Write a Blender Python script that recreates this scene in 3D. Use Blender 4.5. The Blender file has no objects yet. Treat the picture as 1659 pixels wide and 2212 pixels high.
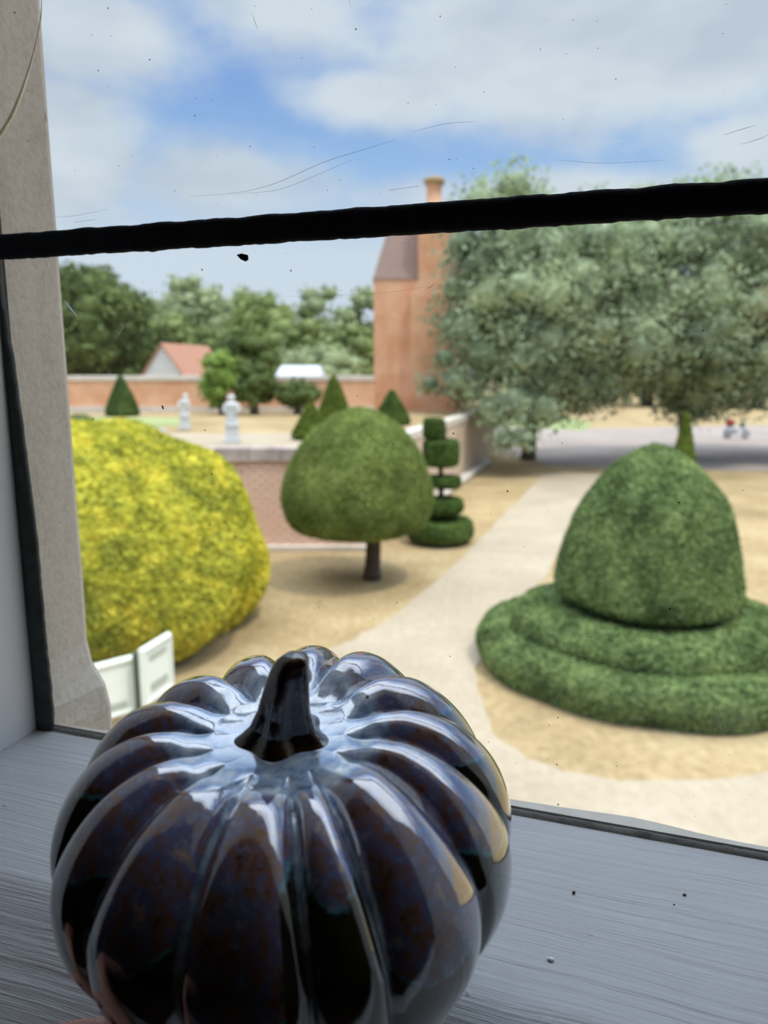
import bpy, math, random
import numpy as np
from mathutils import Vector, Matrix, noise as mnoise

# ------------------------------------------------------------------ camera
F = 1650.0; PITCH = math.radians(10.5); EYE = 4.5
YAW = math.radians(18.5)
sc = bpy.context.scene
COL = sc.collection
cam_d = bpy.data.cameras.new('camera'); cam = bpy.data.objects.new('camera', cam_d); COL.objects.link(cam)
cam.location = (0, 0, EYE); cam.rotation_euler = (math.pi/2 - PITCH, 0, 0)
cam_d.sensor_fit = 'VERTICAL'; cam_d.sensor_height = 36.0
cam_d.lens = F * 36.0 / 2212.0
cam_d.clip_start = 0.01; cam_d.clip_end = 1000
cam_d.dof.use_dof = True; cam_d.dof.focus_distance = 0.385; cam_d.dof.aperture_fstop = 9.0
sc.camera = cam
sc.view_settings.view_transform = 'Standard'; sc.view_settings.look = 'None'
sc.view_settings.gamma = 1.0; sc.view_settings.exposure = 0.0
try: sc.view_settings.use_curve_mapping = False
except Exception: pass
sc.cycles.max_bounces = 7; sc.cycles.use_adaptive_sampling = True; sc.cycles.adaptive_threshold = .02; sc.cycles.transparent_max_bounces = 12
sc.cycles.use_denoising = True

def ray(x, y):
    a = (x - 829.5)/F; b = -(y - 1106)/F
    return Vector((a, math.cos(PITCH) + b*math.sin(PITCH), -math.sin(PITCH) + b*math.cos(PITCH)))
def at_y(x, y, Y):
    r = ray(x, y); k = Y/r.y
    return Vector((r.x*k, Y, EYE + r.z*k))
def at_z(x, y, z):
    r = ray(x, y); k = (z - EYE)/r.z
    return Vector((r.x*k, r.y*k, z))
def px_x(px, Y, z):            # world X of a pixel column at world (Y, z)
    return (px - 829.5)/F*(Y*math.cos(PITCH) + (EYE - z)*math.sin(PITCH))
# window frame of reference: u along the window, n out through the glass, z up; origin at the eye
NH = Vector((math.sin(YAW), math.cos(YAW), 0)); TH = Vector((math.cos(YAW), -math.sin(YAW), 0))
GN = 0.424; SZ = -0.262
def on_win(x, y, n=GN):
    r = ray(x, y); p = r*(n/r.dot(NH)); return Vector((p.dot(TH), n, p.z))
def on_sill(x, y, z=SZ):
    r = ray(x, y); p = r*(z/r.z); return Vector((p.dot(TH), p.dot(NH), z))

# ------------------------------------------------------------------ node helpers
class NT:
    def __init__(s, tree): s.t = tree; s.n = tree.nodes; s.l = tree.links
    def new(s, typ, **kw):
        nd = s.n.new(typ)
        for k, v in kw.items(): setattr(nd, k, v)
        return nd
    def put(s, sock, v):
        if isinstance(v, bpy.types.NodeSocket): s.l.new(v, sock)
        elif v is not None:
            if hasattr(sock.default_value, '__len__') and len(sock.default_value) == 4 and len(v) == 3: v = (*v, 1)
            sock.default_value = v
    def math(s, op, a, b=None, c=None, clamp=False):
        nd = s.new('ShaderNodeMath', operation=op); nd.use_clamp = clamp
        for i, v in enumerate((a, b, c)):
            if v is not None: s.put(nd.inputs[i], v)
        return nd.outputs[0]
    def mix(s, f, a, b, blend='MIX'):
        nd = s.new('ShaderNodeMix', data_type='RGBA', blend_type=blend)
        s.put(nd.inputs[0], f); s.put(nd.inputs[6], a); s.put(nd.inputs[7], b)
        return nd.outputs[2]
    def noise(s, vec, scale, detail=3, rough=.55, out=0):
        nd = s.new('ShaderNodeTexNoise'); s.put(nd.inputs['Vector'], vec)
        nd.inputs['Scale'].default_value = scale; nd.inputs['Detail'].default_value = detail; nd.inputs['Roughness'].default_value = rough
        return nd.outputs[out]
    def ramp(s, f, stops):
        nd = s.new('ShaderNodeValToRGB'); s.put(nd.inputs[0], f); el = nd.color_ramp.elements
        while len(el) < len(stops): el.new(.5)
        for e, (p, c) in zip(el, stops): e.position = p; e.color = (*c, 1) if len(c) == 3 else c
        return nd.outputs[0]
    def step(s, v, lo, hi):
        nd = s.new('ShaderNodeMapRange', interpolation_type='SMOOTHSTEP'); s.put(nd.inputs[0], v)
        s.put(nd.inputs[1], lo); s.put(nd.inputs[2], hi); return nd.outputs[0]
    def scale(s, vec, xyz):
        nd = s.new('ShaderNodeVectorMath', operation='MULTIPLY'); s.put(nd.inputs[0], vec); nd.inputs[1].default_value = xyz
        return nd.outputs[0]
    def coord(s, which='Object'): return s.new('ShaderNodeTexCoord').outputs[which]
    def bump(s, h, dist, strength=1.0):
        nd = s.new('ShaderNodeBump'); s.put(nd.inputs['Height'], h); nd.inputs['Distance'].default_value = dist
        nd.inputs['Strength'].default_value = strength; return nd.outputs[0]

def lin(r, g, b):
    f = lambda c: (c/255/12.92) if c/255 <= .04045 else ((c/255+.055)/1.055)**2.4
    return (f(r), f(g), f(b))
def new_mat(name):
    m = bpy.data.materials.new(name); m.use_nodes = True; T = NT(m.node_tree)
    return m, T, T.n['Principled BSDF']
def simple(name, c, rough=.7, var=.12, scale=8, bump=0, metal=0, bscale=None):
    m, T, P = new_mat(name); co = T.coord()
    nz = T.noise(co, scale, 4)
    lo = tuple(x*(1-var) for x in c); hi = tuple(min(1, x*(1+var)) for x in c)
    T.put(P.inputs['Base Color'], T.ramp(nz, [(.3, lo), (.7, hi)]))
    P.inputs['Roughness'].default_value = rough; P.inputs['Metallic'].default_value = metal
    if bump: T.put(P.inputs['Normal'], T.bump(T.noise(co, bscale or scale*3, 5), bump))
    return m
def leafy(name, dark, mid, light, sc1=1.2, sc2=9, trans=.25):
    m, T, P = new_mat(name); co = T.coord()
    a = T.noise(co, sc1, 3); b = T.noise(co, sc2, 2)
    v = T.math('ADD', T.math('MULTIPLY', a, .55), T.math('MULTIPLY', b, .45))
    c = T.ramp(v, [(.36, dark), (.5, mid), (.64, light)])
    T.put(P.inputs['Base Color'], c); P.inputs['Roughness'].default_value = .75
    P.inputs['Specular IOR Level'].default_value = .2
    tr = T.new('ShaderNodeBsdfTranslucent'); T.put(tr.inputs[0], c)
    mx = T.new('ShaderNodeMixShader'); mx.inputs[0].default_value = trans
    T.l.new(P.outputs[0], mx.inputs[1]); T.l.new(tr.outputs[0], mx.inputs[2])
    T.l.new(mx.outputs[0], T.n['Material Output'].inputs[0])
    return m

# ------------------------------------------------------------------ world: blue sky with broken cloud
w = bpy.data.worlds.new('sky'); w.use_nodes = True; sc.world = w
T = NT(w.node_tree)
gen = T.coord('Generated')
nrm = T.new('ShaderNodeVectorMath', operation='NORMALIZE'); T.put(nrm.inputs[0], gen)
sep = T.new('ShaderNodeSeparateXYZ'); T.put(sep.inputs[0], nrm.outputs[0])
el = T.math('ARCSINE', sep.outputs[2]); az = T.math('ARCTAN2', sep.outputs[0], sep.outputs[1])
warp = T.math('MULTIPLY', T.math('SUBTRACT', T.noise(T.scale(nrm.outputs[0], (1, 1, 1.8)), 7, 5, .6), .5), 1.5)
BLOBS = [(200, 75, 170, 85, 1), (100, 330, 175, 125, 1.25), (490, 385, 200, 75, 1.05), (600, 20, 210, 60, .8), (760, 90, 120, 60, .5),
         (1180, 130, 300, 115, 1.25), (1480, 80, 330, 150, 1.15), (830, 215, 175, 50, 1.0), (1080, 225, 160, 40, .7), (1380, 215, 170, 35, .8),
         (1620, 320, 130, 90, 1), (1250, 420, 420, 45, .9), (1000, 20, 200, 60, .8)]
cl = None
for (bx, by, bw, bh, amp) in BLOBS:
    r = ray(bx, by).normalized(); a0 = math.atan2(r.x, r.y); e0 = math.asin(r.z)
    dx = T.math('DIVIDE', T.math('SUBTRACT', az, a0), bw/F*1.1); dy = T.math('DIVIDE', T.math('SUBTRACT', el, e0), bh/F*1.1)
    q = T.math('ADD', T.math('MULTIPLY', dx, dx), T.math('MULTIPLY', dy, dy))
    g = T.math('MULTIPLY', T.math('SUBTRACT', 1.35, T.math('SQRT', q)), amp)
    cl = g if cl is None else T.math('SMOOTH_MAX', cl, g, .25)
# elsewhere in the sky, clouds of the same kind
other = T.math('MULTIPLY', T.math('SUBTRACT', T.noise(T.scale(nrm.outputs[0], (1, 1, 2.0)), 3.2, 5, .55), .46), 6)
front = T.math('MULTIPLY', T.step(T.math('ABSOLUTE', az), .75, .55), T.step(el, .55, .44))
cl = T.math('ADD', T.math('MULTIPLY', cl, front), T.math('MULTIPLY', other, T.math('SUBTRACT', 1, front)))
mask = T.step(T.math('ADD', cl, warp), .0, .95)
blue = T.ramp(T.math('DIVIDE', el, 1.5), [(0, lin(214, 226, 240)), (.095, lin(212, 225, 241)), (.125, lin(186, 210, 241)), (.16, lin(158, 194, 240)), (.215, lin(138, 175, 231)), (1, lin(120, 160, 225))])
ccol = T.ramp(T.noise(T.scale(nrm.outputs[0], (1, 1, 2.2)), 5, 3), [(.35, lin(200, 210, 224)), (.6, lin(222, 231, 240))])
c = T.mix(T.math('MULTIPLY', mask, .93), blue, ccol)
# unseen sky overhead: extra brightness added to light the sill and ground
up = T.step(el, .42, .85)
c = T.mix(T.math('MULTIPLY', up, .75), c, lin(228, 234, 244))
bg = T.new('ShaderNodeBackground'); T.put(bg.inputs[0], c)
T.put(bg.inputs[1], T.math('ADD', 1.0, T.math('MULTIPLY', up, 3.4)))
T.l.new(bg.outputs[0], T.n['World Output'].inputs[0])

sun_d = bpy.data.lights.new('sun', 'SUN'); sun = bpy.data.objects.new('sun', sun_d); COL.objects.link(sun)
sun_d.energy = 2.0; sun_d.angle = math.radians(5.0); sun_d.color = (1.0, .94, .84)
sun.location = (3, -3, 30)
sun.rotation_euler = Vector((0.30, -0.22, 0.93)).to_track_quat('Z', 'Y').to_euler()

# ------------------------------------------------------------------ object helpers
def tag(o, label=None, cat=None, group=None, kind=None):
    if label: o['label'] = label
    if cat: o['category'] = cat
    if group: o['group'] = group
    if kind: o['kind'] = kind
    return o
def empty(name, loc=(0, 0, 0), rz=0, parent=None):
    o = bpy.data.objects.new(name, None); COL.objects.link(o); o.location = loc; o.rotation_euler = (0, 0, rz)
    o.empty_display_size = .1; o.parent = parent; return o
def mk(name, V, Fc, mat, parent=None, smooth=False, loc=None):
    """V (n,3); Fc list of faces or (m,4) int array"""
    me = bpy.data.meshes.new(name)
    V = np.asarray(V, dtype=np.float32)
    if isinstance(Fc, np.ndarray):
        m, k = Fc.shape
        me.vertices.add(len(V)); me.vertices.foreach_set('co', V.ravel())
        me.loops.add(m*k); me.loops.foreach_set('vertex_index', Fc.astype(np.int32).ravel())
        me.polygons.add(m); me.polygons.foreach_set('loop_start', np.arange(0, m*k, k, dtype=np.int32))
        me.update(calc_edges=True); me.validate()
    else:
        me.from_pydata([tuple(map(float, v)) for v in V], [], Fc); me.update()
    if smooth: me.shade_smooth()
    me.materials.append(mat)
    o = bpy.data.objects.new(name, me); COL.objects.link(o); o.parent = parent
    if loc is not None: o.location = loc
    return o
class MB:
    def __init__(s): s.V = []; s.F = []
    def add(s, V, Fc):
        b = len(s.V); s.V += [tuple(map(float, v)) for v in V]; s.F += [tuple(int(i)+b for i in f) for f in Fc]; return s
    def box(s, x0, x1, y0, y1, z0, z1):
        return s.add([(x0, y0, z0), (x1, y0, z0), (x1, y1, z0), (x0, y1, z0), (x0, y0, z1), (x1, y0, z1), (x1, y1, z1), (x0, y1, z1)],
                     [(0, 3, 2, 1), (4, 5, 6, 7), (0, 1, 5, 4), (1, 2, 6, 5), (2, 3, 7, 6), (3, 0, 4, 7)])
    def tube(s, pts, rad, k=10):
        V, Fc = tube(pts, rad, k); return s.add(V, Fc)
    def build(s, name, mat, parent=None, smooth=False, loc=None, bevel=0):
        o = mk(name, s.V, s.F, mat, parent, smooth, loc)
        if bevel:
            b = o.modifiers.new('bevel', 'BEVEL'); b.width = bevel; b.segments = 3; b.limit_method = 'ANGLE'
        return o
def tube(pts, rad, k=10, flat=1.0):
    pts = [Vector(p) for p in pts]; n = len(pts)
    if not hasattr(rad, '__len__'): rad = [rad]*n
    V = []; Fc = []; up = None
    for i, p in enumerate(pts):
        d = (pts[min(i+1, n-1)] - pts[max(i-1, 0)]).normalized()
        if up is None: up = Vector((0, 0, 1)) if abs(d.z) < .9 else Vector((1, 0, 0))
        sd = d.cross(up).normalized(); up = sd.cross(d).normalized()
        for j in range(k):
            a = 2*math.pi*j/k; V.append(p + sd*math.cos(a)*rad[i] + up*math.sin(a)*rad[i]*flat)
    for i in range(n-1):
        for j in range(k):
            Fc.append((i*k+j, i*k+(j+1) % k, (i+1)*k+(j+1) % k, (i+1)*k+j))
    Fc.append(tuple(range(k))[::-1]); Fc.append(tuple((n-1)*k+j for j in range(k)))
    return V, Fc
def spline(pts, n=24):
    """Catmull-Rom through pts"""
    P = [np.array(p, float) for p in pts]; P = [2*P[0]-P[1]] + P + [2*P[-1]-P[-2]]; out = []
    m = len(P)-3
    for i in range(n):
        t = i/(n-1)*m; k = min(int(t), m-1); t -= k; a, b, c, d = P[k:k+4]
        out.append(.5*((2*b)+(-a+c)*t+(2*a-5*b+4*c-d)*t*t+(-a+3*b-3*c+d)*t**3))
    return out
def wobble(V, amp, freq, seed=0.0):
    V = np.asarray(V, float); o = np.zeros(len(V))
    rs = np.random.RandomState(int(seed)+5)
    for _ in range(7):
        k = rs.normal(size=3); k /= np.linalg.norm(k)
        f = freq*rs.uniform(.6, 2.2); o += np.sin(V@k*f + rs.uniform(0, 6.28))/math.sqrt(f/freq)
    return o*amp/2.2
def lathe_np(prof, nseg=96, amp=0, freq=2, seed=0, center=(0, 0, 0), shift=None):
    prof = np.array(prof, float); n = len(prof)
    ph = np.linspace(0, 2*np.pi, nseg, endpoint=False)
    V = np.zeros((n, nseg, 3)); V[..., 0] = prof[:, 0:1]*np.cos(ph); V[..., 1] = prof[:, 0:1]*np.sin(ph); V[..., 2] = prof[:, 1:2]
    if shift is not None: V[..., 0] += shift[0]; V[..., 1] += shift[1]
    V = V.reshape(-1, 3)
    i = np.arange(n-1)[:, None]; j = np.arange(nseg)[None]
    a = i*nseg+j; b = i*nseg+(j+1) % nseg
    Fq = np.stack([a, b, b+nseg, a+nseg], -1).reshape(-1, 4)
    if amp:
        c = V.mean(0); d = V-c; L = np.linalg.norm(d, axis=1, keepdims=True)+1e-6
        V = V + d/L*wobble(V, amp, freq, seed)[:, None]
    return V + np.array(center), Fq
def surf_samples(V, Fq, n, rs):
    a, b, c, d = (V[Fq[:, k]] for k in range(4))
    nr = np.cross(b-a, d-a) + np.cross(d-c, b-c); ar = np.linalg.norm(nr, axis=1)/2+1e-9
    idx = rs.choice(len(Fq), n, p=ar/ar.sum()); s = rs.rand(n, 1); t = rs.rand(n, 1)
    p = (a[idx]*(1-s)+b[idx]*s)*(1-t) + (d[idx]*(1-s)+c[idx]*s)*t
    return p, nr[idx]/(2*ar[idx, None])
def leaf_quads(p, nr, size, rs, tilt=.8, lift=.5):
    n = len(p); nn = nr + rs.normal(size=(n, 3))*tilt; nn /= np.linalg.norm(nn, axis=1, keepdims=True)
    r = rs.normal(size=(n, 3)); t = np.cross(nn, r); t /= np.linalg.norm(t, axis=1, keepdims=True); b = np.cross(nn, t)
    sz = size*rs.uniform(.6, 1.3, (n, 1)); p = p + nr*rs.rand(n, 1)*size*lift
    # pointed leaf: a rhombus a little folded
    V = np.stack([p-t*sz, p-b*sz*.45+nn*sz*.12, p+t*sz, p+b*sz*.45+nn*sz*.12], 1).reshape(-1, 3)
    Fq = np.arange(4*n).reshape(n, 4); return V, Fq
def join_np(parts):
    Vs = []; Fs = []; o = 0
    for V, Fq in parts: Vs.append(V); Fs.append(Fq+o); o += len(V)
    return np.vstack(Vs), np.vstack(Fs)
def clipped(name, prof, mat, parent, n_leaf, leaf, amp=.05, freq=2.0, seed=0, nseg=96, loc=None, shift=None):
    prof = [tuple(p) for p in spline([(r, z, 0) for r, z in prof], max(24, len(prof)*8))]
    prof = [(max(p[0], .001), p[1]) for p in prof]
    V, Fq = lathe_np(prof, nseg, amp, freq, seed, shift=shift)
    rs = np.random.RandomState(seed+11)
    p, nr = surf_samples(V, Fq, n_leaf, rs)
    c = V.mean(0); nr *= np.sign(((p-c)*nr).sum(1, keepdims=True)+1e-9)
    return mk(name, *join_np([(V, Fq), leaf_quads(p, nr, leaf, rs)]), mat, parent, loc=loc)
def icos():
    import bmesh
    bm = bmesh.new(); bmesh.ops.create_uvsphere(bm, u_segments=10, v_segments=7, radius=1)
    V = np.array([v.co[:] for v in bm.verts]); Fc = [[v.index for v in f.verts] for f in bm.faces]; bm.free()
    Fq = np.array([f if len(f) == 4 else [f[0], f[1], f[2], f[2]] for f in Fc]); return V, Fq
def ball(c, r, nu=12, nv=8):
    prof = [(max(1e-3, math.sin(math.pi*i/(nv-1))), -math.cos(math.pi*i/(nv-1))) for i in range(nv)]
    V, Fq = lathe_np(prof, nu); return V*np.array(r)+np.array(c), Fq
def crown(name, clumps, mat, parent, per, leaf, seed=0, core=.72, loc=None):
    """foliage made of leafy clumps: (x,y,z,r)"""
    rs = np.random.RandomState(seed+3); parts = []
    for (x, y, z, r) in clumps:
        parts.append(ball((x, y, z), (r*core, r*core, r*core*.85), 9, 6))
        n = int(per*(r**2))
        d = rs.normal(size=(n, 3)); d /= np.linalg.norm(d, axis=1, keepdims=True)
        rr = r*(.60+.58*rs.rand(n, 1)**1.3); p = np.array([x, y, z])+d*rr*np.array([1, 1, .85])
        parts.append(leaf_quads(p, d, leaf, rs, 1.0, .3))
    V, Fq = join_np(parts)
    return mk(name, V, Fq, mat, parent, loc=loc)

# ------------------------------------------------------------------ materials
M = {}
# brushed gloss paint on the sill, strokes run along the window
def sill_paint(name, base):
    m, T, P = new_mat(name); co = T.coord()
    wv = T.noise(co, 9, 2, out=1)
    cc = T.new('ShaderNodeVectorMath', operation='MULTIPLY_ADD'); T.put(cc.inputs[0], wv); cc.inputs[1].default_value = (.012, .012, 0); T.put(cc.inputs[2], co)
    s1 = T.noise(T.scale(cc.outputs[0], (7, 320, 320)), 1, 5, .65)
    s2 = T.noise(T.scale(cc.outputs[0], (3, 95, 95)), 1, 3, .6)
    g = T.noise(co, 900, 2); blob = T.new('ShaderNodeTexVoronoi'); T.put(blob.inputs['Vector'], co); blob.inputs['Scale'].default_value = 38
    bl = T.math('SUBTRACT', 1, T.step(blob.outputs['Distance'], .0, .075))
    h = T.math('ADD', T.math('ADD', s1, T.math('MULTIPLY', s2, 1.3)), T.math('ADD', T.math('MULTIPLY', g, .12), T.math('MULTIPLY', bl, .9)))
    T.put(P.inputs['Normal'], T.bump(h, .0016, .85))
    T.put(P.inputs['Base Color'], T.ramp(T.noise(co, 14, 4), [(.3, tuple(x*.93 for x in base)), (.7, base)]))
    P.inputs['Roughness'].default_value = .42
    return m
M['sill'] = sill_paint('sill_paint', (.42, .415, .41))
M['plaster'] = simple('reveal_paint', (.62, .615, .60), .6, .06, 6, .0006, bscale=60)
M['room'] = simple('room_wall_paint', (.30, .27, .24), .8, .05, 3)
M['wood_floor'] = simple('dark_floor', (.10, .06, .04), .6, .3, 5)
M['lead'] = simple('lead_came', (.006, .007, .010), .85, .4, 80, .0008, bscale=200)
M['lead'].node_tree.nodes['Principled BSDF'].inputs['Specular IOR Level'].default_value = .15
M['putty'] = simple('dark_putty', (.030, .037, .033), .7, .3, 90, .001, bscale=240)
M['bead'] = simple('grey_bead', (.17, .16, .14), .7, .3, 90, .0008, bscale=260)
def stone(name, c):
    m, T, P = new_mat(name); co = T.coord()
    a = T.noise(T.scale(co, (30, 30, 9)), 1, 5, .6); b = T.noise(co, 240, 3)
    T.put(P.inputs['Base Color'], T.mix(.2, T.ramp(a, [(.3, tuple(x*.84 for x in c)), (.65, c)]), T.ramp(b, [(.3, (.12, .10, .08)), (.6, c)])))
    T.put(P.inputs['Normal'], T.bump(T.math('ADD', a, T.math('MULTIPLY', b, .4)), .0012)); P.inputs['Roughness'].default_value = .85
    return m
M['stone'] = stone('limestone', (.50, .44, .365))
M['outer_paint'] = simple('cream_stone', (.40, .365, .30), .7, .1, 40, .0006)
# old glass with specks
m, T, P = new_mat('old_glass'); M['glass'] = m
T.n.remove(P); co = T.coord()
tr = T.new('ShaderNodeBsdfTransparent'); tr.inputs[0].default_value = (.97, .985, .975, 1)
gl = T.new('ShaderNodeBsdfGlossy'); gl.inputs['Roughness'].default_value = .01
geo = T.new('ShaderNodeNewGeometry'); dp = T.new('ShaderNodeVectorMath', operation='DOT_PRODUCT')
T.l.new(geo.outputs['Normal'], dp.inputs[0]); T.l.new(geo.outputs['Incoming'], dp.inputs[1])
schl = T.math('ADD', .035, T.math('MULTIPLY', .965, T.math('POWER', T.math('SUBTRACT', 1, T.math('ABSOLUTE', dp.outputs['Value']), clamp=True), 5)))
mx = T.new('ShaderNodeMixShader'); T.put(mx.inputs[0], T.math('MULTIPLY', schl, .6)); T.l.new(tr.outputs[0], mx.inputs[1]); T.l.new(gl.outputs[0], mx.inputs[2])
last = mx.outputs[0]
tcn = T.new('ShaderNodeTexCoord'); spn = T.new('ShaderNodeSeparateXYZ'); T.put(spn.inputs[0], tcn.outputs['Object'])
onface = T.math('LESS_THAN', spn.outputs[1], GN)   # dirt sits on the room side of the pane
for scl, thr, keep, colr in ((32, .021, .62, (.04, .04, .04)), (55, .022, .72, (.9, .9, .9)), (70, .020, .70, (.06, .05, .05))):
    v = T.new('ShaderNodeTexVoronoi', voronoi_dimensions='2D'); spx = T.new('ShaderNodeSeparateXYZ'); T.put(spx.inputs[0], co)
    cbx = T.new('ShaderNodeCombineXYZ'); T.put(cbx.inputs[0], spx.outputs[0]); T.put(cbx.inputs[1], spx.outputs[2])
    T.put(v.inputs['Vector'], cbx.outputs[0]); v.inputs['Scale'].default_value = scl
    s3 = T.new('ShaderNodeSeparateColor'); T.put(s3.inputs[0], v.outputs['Color'])
    rad = T.math('MULTIPLY', s3.outputs[1], thr)
    f = T.math('MULTIPLY', T.math('LESS_THAN', v.outputs['Distance'], rad), T.math('MULTIPLY', T.math('GREATER_THAN', s3.outputs[0], keep), onface))
    d = T.new('ShaderNodeBsdfDiffuse'); T.put(d.inputs[0], colr)
    m2 = T.new('ShaderNodeMixShader'); T.put(m2.inputs[0], T.math('MULTIPLY', f, .8)); T.l.new(last, m2.inputs[1]); T.l.new(d.outputs[0], m2.inputs[2]); last = m2.outputs[0]
T.l.new(last, T.n['Material Output'].inputs[0])
def thin(name, c, a):
    m, T, P = new_mat(name); T.put(P.inputs['Base Color'], c); P.inputs['Roughness'].default_value = .5
    P.inputs['Alpha'].default_value = a; return m
M['scratch_dark'] = thin('scratch_grey', (.16, .17, .22), .5)
M['scratch_light'] = thin('scratch_pale', (.9, .93, .97), .85)
M['straw'] = simple('straw_fibre', (.85, .74, .6), .6, .2, 60)
M['crumb'] = simple('crumb', (.10, .06, .035), .8, .4, 600)
M['white_dot'] = simple('white_fleck', (.75, .75, .75), .5, .05, 300)
M['skin'] = simple('skin', (.40, .19, .14), .5, .12, 60, .0004, bscale=500)
M['nail'] = simple('nail', (.55, .32, .27), .3, .05, 60)

# garden
def grass_dry(name, a, b, c, s=.35):
    m, T, P = new_mat(name); co = T.coord()
    n1 = T.noise(co, s, 5, .6); n2 = T.noise(T.scale(co, (1.5, 1.0, 1)), 5, 4, .7)
    v = T.math('ADD', T.math('MULTIPLY', n1, .55), T.math('MULTIPLY', n2, .45))
    T.put(P.inputs['Base Color'], T.ramp(v, [(.36, a), (.5, b), (.62, c)])); P.inputs['Roughness'].default_value = .95
    P.inputs['Specular IOR Level'].default_value = .1
    return m
M['lawn'] = grass_dry('parched_grass', (.24, .175, .085), (.37, .265, .135), (.47, .36, .20))
M['gravel'] = grass_dry('gravel', (.34, .27, .185), (.40, .325, .23), (.45, .37, .27), .5)
M['road'] = grass_dry('pinkish_gravel', (.28, .23, .20), (.34, .28, .24), (.38, .32, .275), .3)
M['green_lawn'] = grass_dry('green_grass', (.22, .26, .10), (.27, .32, .13), (.35, .36, .17), .5)
M['yew'] = leafy('yew', (.12, .155, .035), (.225, .28, .07), (.33, .39, .11), 1.5, 14)
M['yew2'] = leafy('box_hedge', (.08, .12, .04), (.185, .26, .09), (.33, .41, .15), 1.8, 13)
M['gold'] = leafy('golden_yew', (.30, .31, .035), (.53, .50, .05), (.78, .67, .08), 1.0, 4.0)
M['oak'] = leafy('holm_oak', (.11, .145, .085), (.35, .42, .25), (.54, .61, .36), .5, 3.0, .3)
M['oakb'] = leafy('brown_twigs', (.30, .24, .17), (.45, .37, .27), (.60, .50, .38), .8, 4)
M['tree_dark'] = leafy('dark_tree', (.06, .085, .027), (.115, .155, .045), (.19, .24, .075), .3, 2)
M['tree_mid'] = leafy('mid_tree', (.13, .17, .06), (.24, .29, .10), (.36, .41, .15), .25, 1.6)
M['tree_far'] = leafy('far_tree', (.21, .25, .13), (.32, .37, .19), (.45, .49, .26), .15, 1.2)  # paler greyish green: distance haze is put into the leaf colour
M['tree_bright'] = leafy('bright_tree', (.11, .17, .03), (.19, .28, .05), (.28, .38, .08), .4, 2)
M['cone'] = leafy('cone_yew', (.05, .09, .02), (.09, .15, .03), (.15, .21, .05), 1, 8)
M['coneo'] = leafy('olive_cone', (.09, .13, .02), (.15, .20, .03), (.22, .27, .05), 1, 8)
M['bark'] = simple('bark', (.075, .05, .038), .9, .35, 12, .01)
M['bark_grey'] = simple('grey_bark', (.12, .10, .085), .9, .3, 6, .01)
M['white_stone'] = simple('white_statue', (.58, .58, .555), .7, .06, 8)
M['white_board'] = simple('white_panel', (.80, .83, .74), .5, .04, 6)
M['slot'] = simple('grey_green_slot', (.42, .46, .38), .6, .05, 6)
M['post'] = simple('green_post', (.06, .085, .06), .6, .1, 10)
M['coping'] = simple('mauve_coping', (.40, .32, .28), .85, .3, 1.6, .01)
M['pale_wall'] = simple('pale_garden_wall', (.60, .45, .33), .85, .18, 1.2, .01)
M['pale_cap'] = simple('pale_coping', (.60, .53, .45), .85, .12, 2, .01)
M['white_roof'] = simple('white_roof', (.52, .54, .56), .5, .05, 1)
M['red'] = simple('red_fabric', (.42, .06, .05), .6, .1, 8)
M['rubber'] = simple('tyre', (.25, .25, .26), .7, .1, 8)
def brick(name, c1, c2, mort, bh=.075, bw=.22, axis='XZ'):
    m, T, P = new_mat(name); co = T.coord(); sp = T.new('ShaderNodeSeparateXYZ'); T.put(sp.inputs[0], co)
    cb = T.new('ShaderNodeCombineXYZ'); T.put(cb.inputs[0], T.math('ADD', sp.outputs[0], sp.outputs[1])); T.put(cb.inputs[1], sp.outputs[2])
    b = T.new('ShaderNodeTexBrick'); T.put(b.inputs['Vector'], cb.outputs[0]); b.inputs['Scale'].default_value = 1
    b.inputs['Brick Width'].default_value = bw; b.inputs['Row Height'].default_value = bh; b.inputs['Mortar Size'].default_value = bh*.2
    T.put(b.inputs['Color1'], c1); T.put(b.inputs['Color2'], c2); T.put(b.inputs['Mortar'], mort)
    n = T.noise(co, .8, 4); T.put(P.inputs['Base Color'], T.mix(T.step(n, .35, .7), b.outputs[0], tuple(x*.85 for x in c2)))
    P.inputs['Roughness'].default_value = .9; return m
M['brick_pink'] = brick('pink_brick', (.88, .56, .41), (.76, .47, .34), (.42, .30, .23), .115, .3)
M['brick_red'] = brick('red_brick', (.85, .42, .22), (.72, .35, .18), (.62, .45, .32))
M['brick_tower'] = brick('tower_brick', (.84, .42, .22), (.70, .33, .17), (.62, .42, .29), .10, .3)
M['tile'] = brick('roof_tile', (.36, .24, .18), (.30, .19, .15), (.2, .14, .12), .2, .2)
M['tile_orange'] = brick('orange_tile', (.55, .27, .17), (.48, .23, .14), (.35, .18, .12), .2, .2)
M['cap'] = simple('chimney_cap', (.38, .25, .12), .8, .2, 5)

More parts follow.
